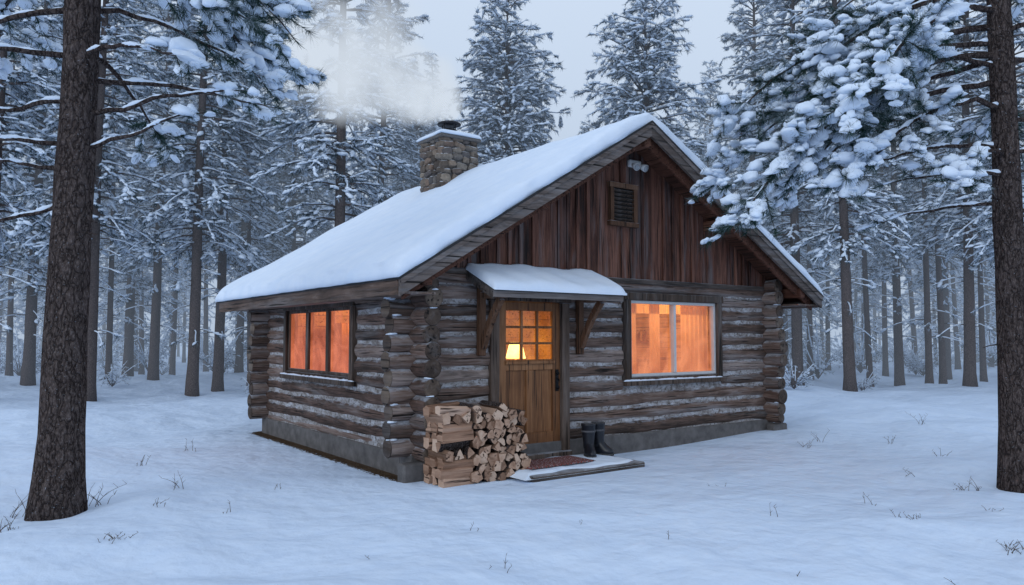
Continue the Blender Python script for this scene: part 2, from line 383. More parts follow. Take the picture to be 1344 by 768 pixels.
def split(lo,hi,zc,ops):
    segs=[(lo,hi)]
    for a,b,z0,z1 in ops:
        if z0-.03<zc<z1+.03:
            ns=[]
            for s0,s1 in segs:
                if b<=s0 or a>=s1: ns.append((s0,s1));continue
                if a>s0: ns.append((s0,a))
                if b<s1: ns.append((b,s1))
            segs=ns
    return segs
endsnow=[]
for i in range(11):
    zc=.25+R0-.01+i*PIT
    e0=.28+rng.uniform(-.04,.06);e1=.28+rng.uniform(-.04,.06);rr=R0*rng.uniform(.93,1.06)
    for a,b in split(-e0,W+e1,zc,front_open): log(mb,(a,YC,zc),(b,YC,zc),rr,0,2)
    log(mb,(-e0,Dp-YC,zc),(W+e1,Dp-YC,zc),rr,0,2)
    endsnow+=[((-e0+.05,YC-.02,zc+rr*.9),0),((W+e1-.06,YC-.02,zc+rr*.9),0)]
for i in range(11):
    zc=.25+R0-.01+(i+.5)*PIT
    for xx,ops in((YC,side_open),(W-YC,[])):
        e0=.28+rng.uniform(-.04,.06);e1=.3+rng.uniform(-.04,.06);rr=R0*rng.uniform(.93,1.06)
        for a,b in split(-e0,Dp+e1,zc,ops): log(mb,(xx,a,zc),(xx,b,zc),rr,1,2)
        endsnow+=[((xx,-e0+.05,zc+rr*.9),1)]
for xx in(YC,W-YC): log(mb,(xx,-.25,.3),(xx,Dp+.25,.3),.09,1,2)
mb.obj('log_walls',[M_LOGX,M_LOGY,M_END],cabin)
mb=MB()
for (p,ax) in endsnow:
    if rng.random()<.8:
        n=3;P=np.array([p]*n)+rng.normal(0,.02,(n,3))*np.array([1,1,.2]);D=np.tile([1.,0,0] if ax==0 else [0,1.,0],(n,1))
        blobs(mb,P,D,rng.uniform(.04,.07,n),rng.uniform(.035,.06,n),rng.uniform(.012,.022,n),ICO2,0,.08)
mb.obj('log_end_snow',[M_SNOW],cabin)
def core(mb,lo,hi,z0,z1,ops,plane,thick,ax):
    xs=sorted({lo,hi}|{a for a,_,_,_ in ops}|{b for _,b,_,_ in ops})
    for a,b in zip(xs[:-1],xs[1:]):
        mid=(a+b)/2;zz=[(z0,z1)]
        for oa,ob,oz0,oz1 in ops:
            if oa<mid<ob: zz=[(z0,max(z0,oz0)),(oz1,z1)]
        for p,q in zz:
            if q-p>.01:
                if ax=='x': cbox(mb,(a,plane,p),(b,plane+thick,q),0,.0005)
                else: cbox(mb,(plane,a,p),(plane+thick,b,q),0,.0005)
mb=MB();core(mb,.0,W,.24,2.5,front_open,.016,.176,'x');core(mb,.2,Dp-.2,.24,2.55,side_open,.018,.174,'y')
core(mb,0,W,.24,2.5,[],Dp-.192,.17,'x');core(mb,.2,Dp-.2,.24,2.55,[],W-.192,.17,'y')
mb.obj('chinking',[M_CHINK],cabin)
mb=MB();t=.26
cbox(mb,(-.02,-.02,-.3),(W+.02,t,.262),0,.012);cbox(mb,(-.02,Dp-t,-.3),(W+.02,Dp+.02,.262),0,.012)
cbox(mb,(-.018,t,-.3),(t,Dp-t,.26),0,.012);cbox(mb,(W-t,t,-.3),(W+.018,Dp-t,.26),0,.012)
cbox(mb,(-.2,-.2,-.3),(.22,-.025,.2),0,.02);cbox(mb,(W-.22,-.2,-.3),(W+.15,-.025,.2),0,.02)
mb.obj('foundation',[M_CONC],cabin)
# interior seen through the windows
room=empty('interior');room.parent=cabin
mb=MB()
cbox(mb,(.24,.24,2.43),(W-.24,Dp-.24,2.46),0,.001);cbox(mb,(.24,.24,.24),(W-.24,Dp-.24,.27),0,.001)
for k in range(11):
    z=.27+k*.197
    cbox(mb,(W-.27,.245,z+.004),(W-.235,Dp-.25,z+.193),0,.02);cbox(mb,(.25,Dp-.27,z+.004),(W-.28,Dp-.235,z+.193),0,.02)
mb.obj('room_walls',[M_ROOM],room)
mb=MB()
def cloth(x0,x1,z0,z1,y,nf,amp=.025):
    n=nf*10;X=np.linspace(x0,x1,n);Y=y+amp*np.sin(np.linspace(0,nf*2*np.pi,n))+rng.normal(0,.002,n)
    V=np.concatenate([np.stack([X,Y,np.full(n,z0)],1),np.stack([x0+(X-x0)*.97,Y*1.,np.full(n,z1)],1)]);i=np.arange(n-1)
    mb.add(V,np.concatenate([np.stack([i,i+1,i+n+1],1),np.stack([i,i+n+1,i+n],1)]),0,True,.5)
cloth(3.45,3.98,.95,2.3,.26,6);cloth(4.98,5.62,.95,2.3,.26,6);cloth(3.4,5.7,2.02,2.32,.33,14,.02)
cloth(4.30,4.52,.95,2.3,.29,3)
mb.obj('curtains',[M_CURT],room)
mb=MB()
cbox(mb,(2.0,.95,1.08),(2.7,1.5,1.12),0,.01)
for a,b in((2.05,1.0),(2.65,1.0),(2.05,1.45),(2.65,1.45)): cbox(mb,(a-.02,b-.02,.27),(a+.02,b+.02,1.08),0,.004)
tube(mb,[(2.36,1.15,1.12),(2.36,1.15,1.16),(2.36,1.15,1.34)],[.07,.03,.015],12,0)
cbox(mb,(W-.31,1.2,1.45),(W-.275,1.9,1.98),2,.01);cbox(mb,(W-.315,1.25,1.5),(W-.3105,1.85,1.93),0,.001)
cbox(mb,(W-.45,2.2,1.55),(W-.275,3.1,1.585),2,.004)
for k in range(12): cbox(mb,(W-.42,2.25+k*.065,1.586),(W-.29,2.25+k*.065+.05,1.75+.05*math.sin(k*2.3)),2 if k%3 else 0,.004)
cbox(mb,(4.2,1.0,.27),(5.3,1.1,1.32),2,.03);cbox(mb,(.9,4.2,.27),(1.5,4.7,1.9),2,.02)
cbox(mb,(2.9,3.2,1.3),(3.5,3.3,2.1),2,.02)
mb.obj('furniture',[M_ROOM,M_SHADE,M_DOOR],room)
mb=MB();tube(mb,[(2.36,1.15,1.34),(2.36,1.15,1.58)],[.15,.09],20,0,cap=False);mb.obj('table_lamp_shade',[M_SHADE],room)
for nm,loc,e in(('ceiling_lamp',(4.95,1.25,2.1),75),('ceiling_lamp_b',(2.6,2.4,2.1),80),('ceiling_lamp_c',(1.3,3.7,2.1),70)):
    l=bpy.data.lights.new(nm,'POINT');l.energy=e;l.color=(1,.47,.13);l.shadow_soft_size=.10;lo_=bpy.data.objects.new(nm,l);COL.objects.link(lo_);lo_.location=loc;lo_.parent=room
def gable(mb,y0,y1):
    x=-.0
    top=lambda q: float(deck(q))-.08
    while x<W:
        wd=min(rng.uniform(.17,.25),W-x);a,b=x+.004,x+wd-.004
        off=rng.uniform(-.012,.008);zb=2.5+(rng.uniform(-.01,.01))
        if a<RX<b: poly=[(a,zb),(b,zb),(b,top(b)),(RX,top(RX)),(a,top(a))]
        else: poly=[(a,zb),(b,zb),(b,top(b)),(a,top(a))]
        if min(top(a),top(b))>zb: prism(mb,poly,y0+off,y1,0,'y',rng.random())
        if rng.random()<.75 and b<W-.05:
            xb=x+wd;q0,q1=xb-.024,xb+.024
            if top(q0)>zb+.05 and top(q1)>zb+.05: prism(mb,[(q0,zb-.01),(q1,zb-.01),(q1,top(q1)),(q0,top(q0))],y0-.032,y0-.0125,0,'y',rng.random())
        x+=wd
mb=MB();gable(mb,-.01,.06);gable(mb,Dp-.06,Dp+.02)
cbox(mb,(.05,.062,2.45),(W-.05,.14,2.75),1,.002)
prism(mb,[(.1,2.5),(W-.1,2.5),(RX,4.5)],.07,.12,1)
mb.obj('gable_boards',[M_BOARD,M_DARK],cabin)
mb=MB();cbox(mb,(.22,-.05,2.44),(W-.22,.04,2.51),0,.008);mb.obj('gable_drip_rail',[M_FASC],cabin)
def slab(mb,x0,x1,t0,t1,y0,y1,mat):
    prism(mb,[(x0,float(deck(x0))+t0),(x1,float(deck(x1))+t0),(x1,float(deck(x1))+t1),(x0,float(deck(x0))+t1)],y0,y1,mat)
mb=MB()
for x0,x1 in((EL+.03,RX),(RX,ER-.03)):
    slab(mb,x0,x1,-.09,-.02,YF+.04,YB-.04,0)
for x0,x1 in((EL-.015,RX),(RX,ER+.015)): slab(mb,x0,x1,-.018,.012,YF-.03,YB+.03,1)
for x0,x1 in((EL+.06,RX),(RX,ER-.06)):
    n=14;xs=np.linspace(x0,x1,n+1)
    for a,b in zip(xs[:-1],xs[1:]): slab(mb,a+.006,b-.006,-.115,-.092,YF+.04,-.0,0)
for xp in(-.1,1.6,RX,5.3,W+.15):
    z=float(deck(xp))-.22-(.05 if xp==RX else 0)
    beam(mb,(xp,YF+.06,z),(xp,.1,z),.13,.16,0,.01)
mb.obj('roof_deck',[M_SOFF,M_ROOFING],cabin)
mb=MB()
def rake(mb,y0,y1,a0,a1,t0,t1,mat=0):
    prism(mb,[(a0,float(deck(a0))+t0),(a1,float(deck(a1))+t0),(a1,float(deck(a1))+t1),(a0,float(deck(a0))+t1)],y0,y1,mat,'y')
rake(mb,YF-.01,YF+.035,EL,RX,-.21,-.02);rake(mb,YF-.01,YF+.035,RX,ER,-.21,-.02)
rake(mb,YF-.028,YF-.012,EL,RX,-.085,-.02);rake(mb,YF-.028,YF-.012,RX,ER,-.085,-.02)
rake(mb,YF+.12,YF+.16,EL+.1,RX,-.30,-.117,1);rake(mb,YF+.12,YF+.16,RX,ER-.1,-.30,-.117,1)
rake(mb,YB-.035,YB+.01,EL,RX,-.21,-.02);rake(mb,YB-.035,YB+.01,RX,ER,-.21,-.02)
mb.obj('bargeboards',[M_FASC,M_SOFF],cabin)
mb=MB()
cbox(mb,(EL-.012,YF+.036,ZL-.20),(EL+.03,YB-.036,ZL-.02),0,.006);cbox(mb,(ER-.03,YF+.036,ZR-.20),(ER+.012,YB-.036,ZR-.02),0,.006)
cbox(mb,(EL+.03,YF+.05,ZL-.175),(.0,YB-.05,ZL-.15),0,.004);cbox(mb,(W,YF+.05,ZR-.175),(ER-.03,YB-.05,ZR-.15),0,.004)
cbox(mb,(-.03,.25,ZL-.2),(.03,Dp,ZL+.2),0,.004)
mb.obj('eave_fascia',[M_FASCY],cabin)
def snow_cover(name,x0,x1,y0,y1,base,T,nx,ny,parent,edge=.16,lump=.02):
    u=np.linspace(0,1,nx);v=np.linspace(0,1,ny)
    f=lambda q:(1-np.cos(np.pi*q))/2*.6+q*.4
    X=x0+(x1-x0)*f(u);Y=y0+(y1-y0)*f(v);X,Y=np.meshgrid(X,Y,indexing='ij')
    dx=np.minimum(X-x0,x1-X);dy=np.minimum(Y-y0,y1-Y);ex=np.clip(dx/edge,0,1);ey=np.clip(dy/edge,0,1)
    e=np.sqrt(np.clip(1-(1-ex)**2,0,1))*np.sqrt(np.clip(1-(1-ey)**2,0,1))
    N=lump*(np.sin(X*3.1+Y*1.3)+np.sin(Y*2.7-X*1.1+1)+.6*np.sin(X*7.3+2+Y*3)+.5*np.sin(Y*8.1+X*4))*.5
    wob=.016*np.sin(Y*5+X*2)+.010*np.sin(Y*13)+.006*np.sin(X*17+1)
    Xw=X+np.where(ex<.3,wob*np.where(X<(x0+x1)/2,-1,1),0);Yw=Y+np.where(ey<.3,(.012*np.sin(X*6)+.008*np.sin(X*15)),0)
    zb=base(np.clip(X,x0+.04,x1-.04))
    Z=zb+.014+(T+N)*(.35+.65*e)
    top=np.stack([Xw,Yw,Z],2).reshape(-1,3);bot=np.stack([Xw,Yw,zb+.0135],2).reshape(-1,3)
    i=(np.arange(nx-1)[:,None]*ny+np.arange(ny-1)[None]).ravel()
    F=[np.stack([i,i+ny,i+ny+1],1),np.stack([i,i+ny+1,i+1],1)]
    n=nx*ny;F.append(np.stack([i+n,i+ny+1+n,i+ny+n],1));F.append(np.stack([i+n,i+1+n,i+ny+1+n],1))
    per=list(range(0,ny))+[k*ny+ny-1 for k in range(1,nx)]+[(nx-1)*ny+k for k in range(ny-2,-1,-1)]+[k*ny for k in range(nx-2,0,-1)]
    for a,b in zip(per,per[1:]+per[:1]): F.append(np.array([[a,b,b+n],[a,b+n,a+n]]))
    m=MB();m.add(np.concatenate([top,bot]),np.concatenate(F),0,True,.5)
    return m.obj(name,[M_SNOW],parent)
def deck_s(x):
    z=deck(x);return z-.07*np.exp(-((np.asarray(x)-RX)/.2)**2)
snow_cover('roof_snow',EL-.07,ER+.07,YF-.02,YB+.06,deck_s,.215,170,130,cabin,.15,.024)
ch=empty('chimney');ch.parent=cabin
cx0,cx1,cy0,cy1,cz0,cz1=2.43,3.2,3.45,4.24,3.6,5.22
mb=MB();cbox(mb,(cx0+.05,cy0+.05,cz0),(cx1-.05,cy1-.05,cz1-.02),0,.01);o=mb.obj('mortar_core',[M_MORTAR],ch)
mb=MB()
def stone(c,s,n):
    T,F=ICO3;q=np.sign(T)*np.abs(T)**.62;q/=np.abs(q).max(0)
    ph=rng.uniform(0,6,6);q=q*(1+.13*np.sin(T[:,[1,2,0]]*3+ph[:3])+.07*np.sin(T[:,[2,0,1]]*6+ph[3:]))
    a=rng.normal(0,.16);R=np.eye(3)
    if n==1: R[:]=[[math.cos(a),0,-math.sin(a)],[0,1,0],[math.sin(a),0,math.cos(a)]]
    else: R[:]=[[1,0,0],[0,math.cos(a),-math.sin(a)],[0,math.sin(a),math.cos(a)]]
    mb.add((q*np.array(s)/2)@R.T+c,F,0,True,rng.random())
z=cz0
while z<cz1-.03:
    h=min(rng.uniform(.09,.17),cz1-z)
    for face in range(4):
        lo,hi=(cx0,cx1) if face<2 else (cy0,cy1);x=lo
        while x<hi-.02:
            wd=rng.uniform(.10,.28)
            if hi-(x+wd)<.1: wd=hi-x
            c=x+wd/2;zz=z+h/2+rng.normal(0,.012);dth=rng.uniform(.12,.17);hh=h*rng.uniform(.85,1.12)
            if face==0: stone((c,cy0+.055,zz),(wd*.97,dth,hh),1)
            if face==1: stone((c,cy1-.055,zz),(wd*.97,dth,hh),1)
            if face==2: stone((cx0+.055,c,zz),(dth,wd*.97,hh),0)
            if face==3: stone((cx1-.055,c,zz),(dth,wd*.97,hh),0)
            x+=wd
    z+=h
mb.obj('stones',[M_STONE],ch)
mb=MB();cbox(mb,(cx0-.04,cy0-.04,cz1-.02),(cx1+.04,cy1+.04,cz1+.04),0,.015);mb.obj('cap_slab',[M_MORTAR],ch)
snow_cover('cap_snow',cx0-.05,cx1+.05,cy0-.05,cy1+.05,lambda x:np.full_like(np.asarray(x,float),cz1+.03),.085,24,24,ch,.12,.006)
mb=MB();ccx,ccy=(cx0+cx1)/2,(cy0+cy1)/2
tube(mb,[(ccx,ccy,cz1),(ccx,ccy,cz1+.1),(ccx,ccy,cz1+.24)],[.15,.14,.14],20,0)
for k in range(4):
    a=k*math.pi/2+.4;tube(mb,[(ccx+.13*math.cos(a),ccy+.13*math.sin(a),cz1+.2),(ccx+.16*math.cos(a),ccy+.16*math.sin(a),cz1+.36)],.01,6,0)
tube(mb,[(ccx,ccy,cz1+.33),(ccx,ccy,cz1+.35),(ccx,ccy,cz1+.37),(ccx,ccy,cz1+.40)],[.215,.22,.19,.04],24,0)
mb.obj('metal_flue',[M_METAL],ch)
def window(name,ax,a0,a1,z0,z1,npane,glow,inner):
    e=empty(name);e.parent=cabin
    def B(mb,a,b,d0,d1,zz0,zz1,mat,bev=.005):
        if ax=='x': cbox(mb,(a,d0,zz0),(b,d1,zz1),mat,bev)
        else: cbox(mb,(d0,a,zz0),(d1,b,zz1),mat,bev)
    m=MB();t=.11
    B(m,a0,a0+t,-.045,.16,z0+.02,z1-t,0);B(m,a1-t,a1,-.045,.16,z0+.02,z1-t,0)
    B(m,a0-.03,a1+.03,-.055,.16,z1-t,z1,0);B(m,a0-.04,a1+.04,-.085,.16,z0-.05,z0+.018,0)
    B(m,a0+t+.002,a1-t-.002,-.03,.16,z0+.02,z0+.07,0)
    m.obj('outer_trim',[M_FRAME],e)
    i0,i1,j0,j1=a0+t+.002,a1-t-.002,z0+.072,z1-t-.002
    m=MB();f=.045
    B(m,i0,i1,.0,.09,j1-f,j1,0);B(m,i0,i1,.0,.09,j0,j0+f,0);B(m,i0,i0+f,.0,.09,j0+f,j1-f,0);B(m,i1-f,i1,.0,.09,j0+f,j1-f,0)
    g0,g1=i0+f,i1-f
    ww=(g1-g0)/npane;mw=.05 if npane==2 else .10
    for k in range(1,npane):
        c=g0+ww*k;B(m,c-mw/2,c+mw/2,-.012,.09,j0+f+.001,j1-f-.001,0)
    m.obj('sash',[inner],e)
    m=MB();pd=.058 if ax=='x' else .03
    V=[(g0,pd,j0+f),(g1,pd,j0+f),(g1,pd,j1-f),(g0,pd,j1-f)]
    if ax=='y': V=[(b,a,c) for a,b,c in V]
    m.add(V,[(0,1,2),(0,2,3)],0,False,.5);m.obj('frosted_glass',[glow],e)
    m=MB();N=60;aa=rng.uniform(a0,a1,N)
    P=np.stack([aa,np.full(N,-.055),np.full(N,z0+.02)],1) if ax=='x' else np.stack([np.full(N,-.055),aa,np.full(N,z0+.02)],1)
    Dd=np.tile([1.,0,0] if ax=='x' else [0,1.,0],(N,1))
    blobs(m,P,Dd,rng.uniform(.05,.12,N),rng.uniform(.018,.028,N),rng.uniform(.01,.024,N),ICO2,0,.06)
    m.obj('sill_snow',[M_SNOW],e)
    return e
window('front_window','x',3.47,5.62,1.0,2.31,2,M_GF,M_WHITE)
window('side_window','y',1.61,4.33,1.04,2.19,3,M_GS,M_FRAME)
de=empty('front_door');de.parent=cabin
D0,D1,DZ0,DZ1=1.235,2.265,.15,2.12
mb=MB()
cbox(mb,(1.10,-.05,.1),(D0-.002,.2,DZ1),0,.008);cbox(mb,(D1+.002,-.05,.1),(2.40,.2,DZ1),0,.008);cbox(mb,(1.07,-.055,DZ1+.002),(2.43,.2,2.26),0,.008)
cbox(mb,(1.10,-.10,.06),(2.40,.2,.135),0,.01)
mb.obj('door_frame',[M_FRAME],de)
mb=MB();yf=-.005
st=.13;Dm=(D0+D1)/2
gx0,gx1,gz0,gz1=D0+st,D1-st,1.36,2.0
cbox(mb,(D0+.004,yf,DZ0),(D0+st,yf+.06,DZ1-.004),0,.006);cbox(mb,(D1-st,yf,DZ0),(D1-.004,yf+.06,DZ1-.004),0,.006)
cbox(mb,(gx0,yf+.002,gz1),(gx1,yf+.058,DZ1-.006),0,.005);cbox(mb,(gx0,yf+.002,1.22),(gx1,yf+.058,gz0),0,.005)
cbox(mb,(gx0,yf+.002,DZ0),(gx1,yf+.058,.40),0,.005)
cbox(mb,(Dm-.055,yf+.002,.40),(Dm+.055,yf+.058,1.22),0,.005)
cbox(mb,(gx0,yf+.028,.40),(Dm-.055,yf+.045,1.22),0,.002);cbox(mb,(Dm+.055,yf+.028,.40),(gx1,yf+.045,1.22),0,.002)
cbox(mb,(gx0-.02,yf-.03,1.30),(gx1+.02,yf,1.345),0,.008)
for k in(1,2):
    xx=gx0+(gx1-gx0)*k/3;cbox(mb,(xx-.016,yf+.004,gz0),(xx+.016,yf+.045,gz1),0,.003)
    zz=gz0+(gz1-gz0)*k/3;cbox(mb,(gx0,yf+.007,zz-.015),(gx1,yf+.042,zz+.015),0,.003)
mb.obj('door_leaf',[M_DOOR],de)
mb=MB();mb.add([(gx0,yf+.028,gz0),(gx1,yf+.028,gz0),(gx1,yf+.028,gz1),(gx0,yf+.028,gz1)],[(0,1,2),(0,2,3)],0,False,.5);mb.obj('door_glass',[M_GD],de)
mb=MB();hx=D1-.065
cbox(mb,(hx-.028,yf-.012,.93),(hx+.028,yf,1.22),0,.008)
tube(mb,[(hx,yf-.01,1.17),(hx,yf-.03,1.17)],.024,14,0);tube(mb,[(hx,yf-.012,1.1),(hx,yf-.05,1.09),(hx,yf-.055,1.03),(hx,yf-.05,.97),(hx,yf-.012,.96)],.009,8,0)
mb.obj('door_handle',[M_HANDLE],de)
aw=empty('door_awning');aw.parent=cabin
ax0,ax1=.74,2.86
mb=MB()
def ashed(y,off=0): return 2.50+(y)*(.27/.6)+off
def apoly(mb,x0,x1,y0,y1,t0,t1,mat): prism(mb,[(y0,ashed(y0)+t0),(y1,ashed(y1)+t0),(y1,ashed(y1)+t1),(y0,ashed(y0)+t1)],x0,x1,mat,'x')
apoly(mb,ax0+.03,ax1-.03,-.60,-.02,-.045,-.01,0)
apoly(mb,ax0,ax1,-.64,-.02,-.008,.012,1)
cbox(mb,(ax0,-.625,ashed(-.6)-.10),(ax1,-.602,ashed(-.6)-.022),2,.004)
for xx in (ax0+.0,ax1-.03): apoly(mb,xx,xx+.028,-.60,-.02,-.12,-.012,2)
mb.obj('awning_roof',[M_SOFF,M_ROOFING,M_FASC],aw)
nx,ny=60,22
X=np.linspace(ax0-.02,ax1+.02,nx);Y=np.linspace(-.67,-.03,ny);X,Y=np.meshgrid(X,Y,indexing='ij')
e=np.sqrt(np.clip(1-(1-np.clip(np.minimum(X-X.min(),X.max()-X)/.09,0,1))**2,0,1))*np.sqrt(np.clip(1-(1-np.clip((Y+.67)/.10,0,1))**2,0,1))
Zb=2.5+Y*.45+.0135;Z=Zb+.001+(.095+.010*np.sin(X*5)+.008*np.sin(X*13+Y*9))*(.25+.75*e)
n=nx*ny;i=(np.arange(nx-1)[:,None]*ny+np.arange(ny-1)[None]).ravel()
F=[np.stack([i,i+ny,i+ny+1],1),np.stack([i,i+ny+1,i+1],1)]
per=list(range(0,ny))+[k*ny+ny-1 for k in range(1,nx)]+[(nx-1)*ny+k for k in range(ny-2,-1,-1)]+[k*ny for k in range(nx-2,0,-1)]
for a,b in zip(per,per[1:]+per[:1]): F.append(np.array([[a,b,b+n],[a,b+n,a+n]]))
mb=MB();mb.add(np.concatenate([np.stack([X,Y,Z],2).reshape(-1,3),np.stack([X,Y,Zb],2).reshape(-1,3)]),np.concatenate(F),0,True,.5);mb.obj('awning_snow',[M_SNOW],aw)
mb=MB()
for xx in(.95,2.58):
    cbox(mb,(xx-.05,-.09,1.42),(xx+.05,-.005,2.42),0,.012)
    beam(mb,(xx,-.05,2.18),(xx,-.56,2.17),.085,.085,0,.01)
    P=[];
    for k in range(7):
        s=k/6;P.append((xx,-.08-.40*s,1.52+.60*s+.06*math.sin(math.pi*s)))
    for a,b in zip(P[:-1],P[1:]): beam(mb,a,np.array(b)+(np.array(b)-np.array(a))*.08,.075,.085,0,.006,rnd=.5)
mb.obj('awning_brackets',[M_BRACE],aw)
mb=MB();vx,vz=3.42,3.58
cbox(mb,(vx-.27,-.085,vz-.31),(vx-.20,-.02,vz+.31),0,.006);cbox(mb,(vx+.20,-.085,vz-.31),(vx+.27,-.02,vz+.31),0,.006)
cbox(mb,(vx-.29,-.09,vz+.24),(vx+.29,-.02,vz+.315),0,.006);cbox(mb,(vx-.29,-.095,vz-.32),(vx+.29,-.02,vz-.25),0,.006)
cbox(mb,(vx-.2,-.045,vz-.25),(vx+.2,-.04,vz+.24),1,.001)
for k in range(8):
    z=vz-.22+k*.06;M=np.array(Matrix.Translation((vx,-.06,z))@Matrix.Rotation(math.radians(-40),4,'X'));cbox(mb,(-.198,-.02,-.004),(.198,.02,.004),2,.002,.1,M)
mb.obj('gable_vent',[M_BRACE,M_DARK,M_FRAME],cabin)
mb=MB();lx,lz=3.64,4.19
cbox(mb,(lx-.12,-.11,lz-.035),(lx+.12,-.035,lz+.07),0,.02)
for s in(-1,1):
    tube(mb,[(lx+s*.05,-.09,lz),(lx+s*.075,-.14,lz-.03)],.016,10,0)
    tube(mb,[(lx+s*.075,-.12,lz-.02),(lx+s*.08,-.16,lz-.035),(lx+s*.09,-.22,lz-.065)],[.028,.045,.056],16,0)
    tube(mb,[(lx+s*.09,-.221,lz-.0655),(lx+s*.091,-.227,lz-.068)],[.048,.04],16,1)
mb.obj('floodlight',[M_FIX,M_LENS],cabin)

# ---------------------------------------------------------------- things at the door
mb=MB()
for k in range(4):
    y=-1.02+k*.25;cbox(mb,(1.0+rng.uniform(-.02,.02),y,-.1),(2.82+rng.uniform(-.03,.03),y+.24,.06),0,.012)
mb.obj('door_step',[M_FASC])
o=bpy.context.scene.objects['door_step']
nx,ny=90,50
X=np.linspace(.90,2.86,nx);Y=np.linspace(-1.03,-.1,ny);X,Y=np.meshgrid(X,Y,indexing='ij')
n1=.5*np.sin(X*4+Y*3)+.5*np.sin(X*9-Y*7+1)+.3*np.sin(X*21+Y*17)
ed=.07+.04*np.sin(X*5)+.03*np.sin(X*11+2)
e=np.clip(np.minimum(np.minimum(X-.90,2.86-X)/.15,np.minimum((Y+1.03-ed)/.06,(-.1-Y)/.06)),0,1)
Z=.05+(.034+.008*n1)*e-.02*(1-e)
i=(np.arange(nx-1)[:,None]*ny+np.arange(ny-1)[None]).ravel();mb=MB();mb.add(np.stack([X,Y,Z],2).reshape(-1,3),np.concatenate([np.stack([i,i+ny,i+ny+1],1),np.stack([i,i+ny+1,i+1],1)]),0,True,.5)
mb.obj('step_snow',[M_SNOW],o)
def m_mat():
    t=NT('mat_weave');g=t.opos();w=t.n('ShaderNodeTexWave',wave_type='BANDS',bands_direction='X');w.inputs['Scale'].default_value=5.5;w.inputs['Distortion'].default_value=.5;t.l(g,w.inputs[0])
    n=t.noise(g,50,4,.7);b=t.ramp(w.outputs[0],[(.0,(.22,.035,.025)),(.45,(.15,.03,.025)),(.55,(.36,.26,.23)),(.7,(.05,.03,.03))]);b.node.color_ramp.interpolation='CONSTANT'
    c=t.mix(t.val(n,.54,.66),b,(.62,.66,.72));t.bump(n,.6,.01);return t.done(c,.95,.1)
mb=MB();cbox(mb,(-.5,-.24,0),(.5,.24,.016),0,.005)
for s in(-1,1):
    for k in range(34):
        y=-.23+k*.0138;tube(mb,[(s*.5,y,.008),(s*(.53+.01*random.random()),y+random.uniform(-.006,.006),.003)],.003,4,0)
o=mb.obj('doormat',[m_mat()]);o.location=(1.68,-.54,.094);o.rotation_euler=(0,0,.03)
mb=MB()
def wedge(mb,c,ang,size,L,axis,kind):
    if kind==0:   poly=[(0,0)]+[(math.cos(t),math.sin(t)) for t in np.linspace(0,math.radians(75),6)]
    elif kind==1: poly=[(math.cos(t),math.sin(t)) for t in np.linspace(0,math.pi,9)]
    else: poly=[(-.6,-.5),(.55,-.55),(.7,.25),(.1,.6),(-.55,.45)]
    poly=np.array(poly)*(1+rng.normal(0,.05,(len(poly),1)));poly-=poly.mean(0);poly*=size/ (np.abs(poly).max()*1.0)
    ca,sa=math.cos(ang),math.sin(ang);poly=poly@np.array([[ca,sa],[-sa,ca]])
    n=len(poly);V=[];skew=rng.normal(0,.008,2)
    for k,s in enumerate((-.5,-.485,.485,.5)):
        sc_=.95 if k in(0,3) else 1.
        for a,b in poly:
            a2,b2=a*sc_+skew[0]*s*2,b*sc_+skew[1]*s*2
            V.append((c[0]+a2,c[1]+s*L,c[2]+b2) if axis=='y' else (c[0]+s*L,c[1]+a2,c[2]+b2))
    F=[];rr=rng.random()
    for k in range(3):
        for i in range(n):
            j=(i+1)%n;F+=[(k*n+i,(k+1)*n+i,(k+1)*n+j),(k*n+i,(k+1)*n+j,k*n+j)]
    mb.add(V,F,0 if axis=='x' else 3,False,rr)
    if kind in(0,1):
        lo=1 if kind==0 else 0;FB=[];VB=[]
        for s in(-.49,.49):
            for i in range(lo,n):
                a,b=poly[i]*1.035;VB.append((c[0]+a+skew[0]*s*2,c[1]+s*L,c[2]+b+skew[1]*s*2) if axis=='y' else (c[0]+s*L,c[1]+a+skew[0]*s*2,c[2]+b+skew[1]*s*2))
        m=n-lo
        for i in range(m-1): FB+=[(i,m+i,m+i+1),(i,m+i+1,i+1)]
        mb.add(VB,FB,1,False,rr)
    E=[(0,i+1,i) for i in range(1,n-1)]+[(3*n,3*n+i,3*n+i+1) for i in range(1,n-1)]
    mb.add(V,E,2,False,min(1,rr))
row=0;z=.06
while z<.90:
    x=.46+(row%2)*.055
    xmax=1.16-max(0,(z-.66))*.7
    while x<xmax:
        s=rng.uniform(.062,.082)
        if not(z>.82 and rng.random()<.3): wedge(mb,(x,-.50+rng.uniform(-.03,.02),z+rng.uniform(-.008,.008)),rng.uniform(0,6.28),s,.40,'y',rng.choice([0,0,1,2,2]))
        x+=s*1.55
    z+=.098;row+=1
for k in range(9):
    z=.055+k*.097
    if k%4!=3:
        for y in(-.37,-.50,-.63): wedge(mb,(.22+rng.uniform(-.03,.02),y+rng.uniform(-.012,.012),z),rng.choice([0,.3,1.6,3.1])+rng.uniform(-.2,.2),rng.uniform(.066,.08),.42,'x',rng.choice([0,2,2]))
    else:
        for x in(.08,.21,.34): wedge(mb,(x+rng.uniform(-.015,.015),-.5+rng.uniform(-.02,.02),z),rng.uniform(0,6.28),rng.uniform(.06,.072),.40,'y',rng.choice([0,2]))
mb.obj('firewood_stack',[M_SPLIT,M_BARK,M_ENDC,M_SPLITY])
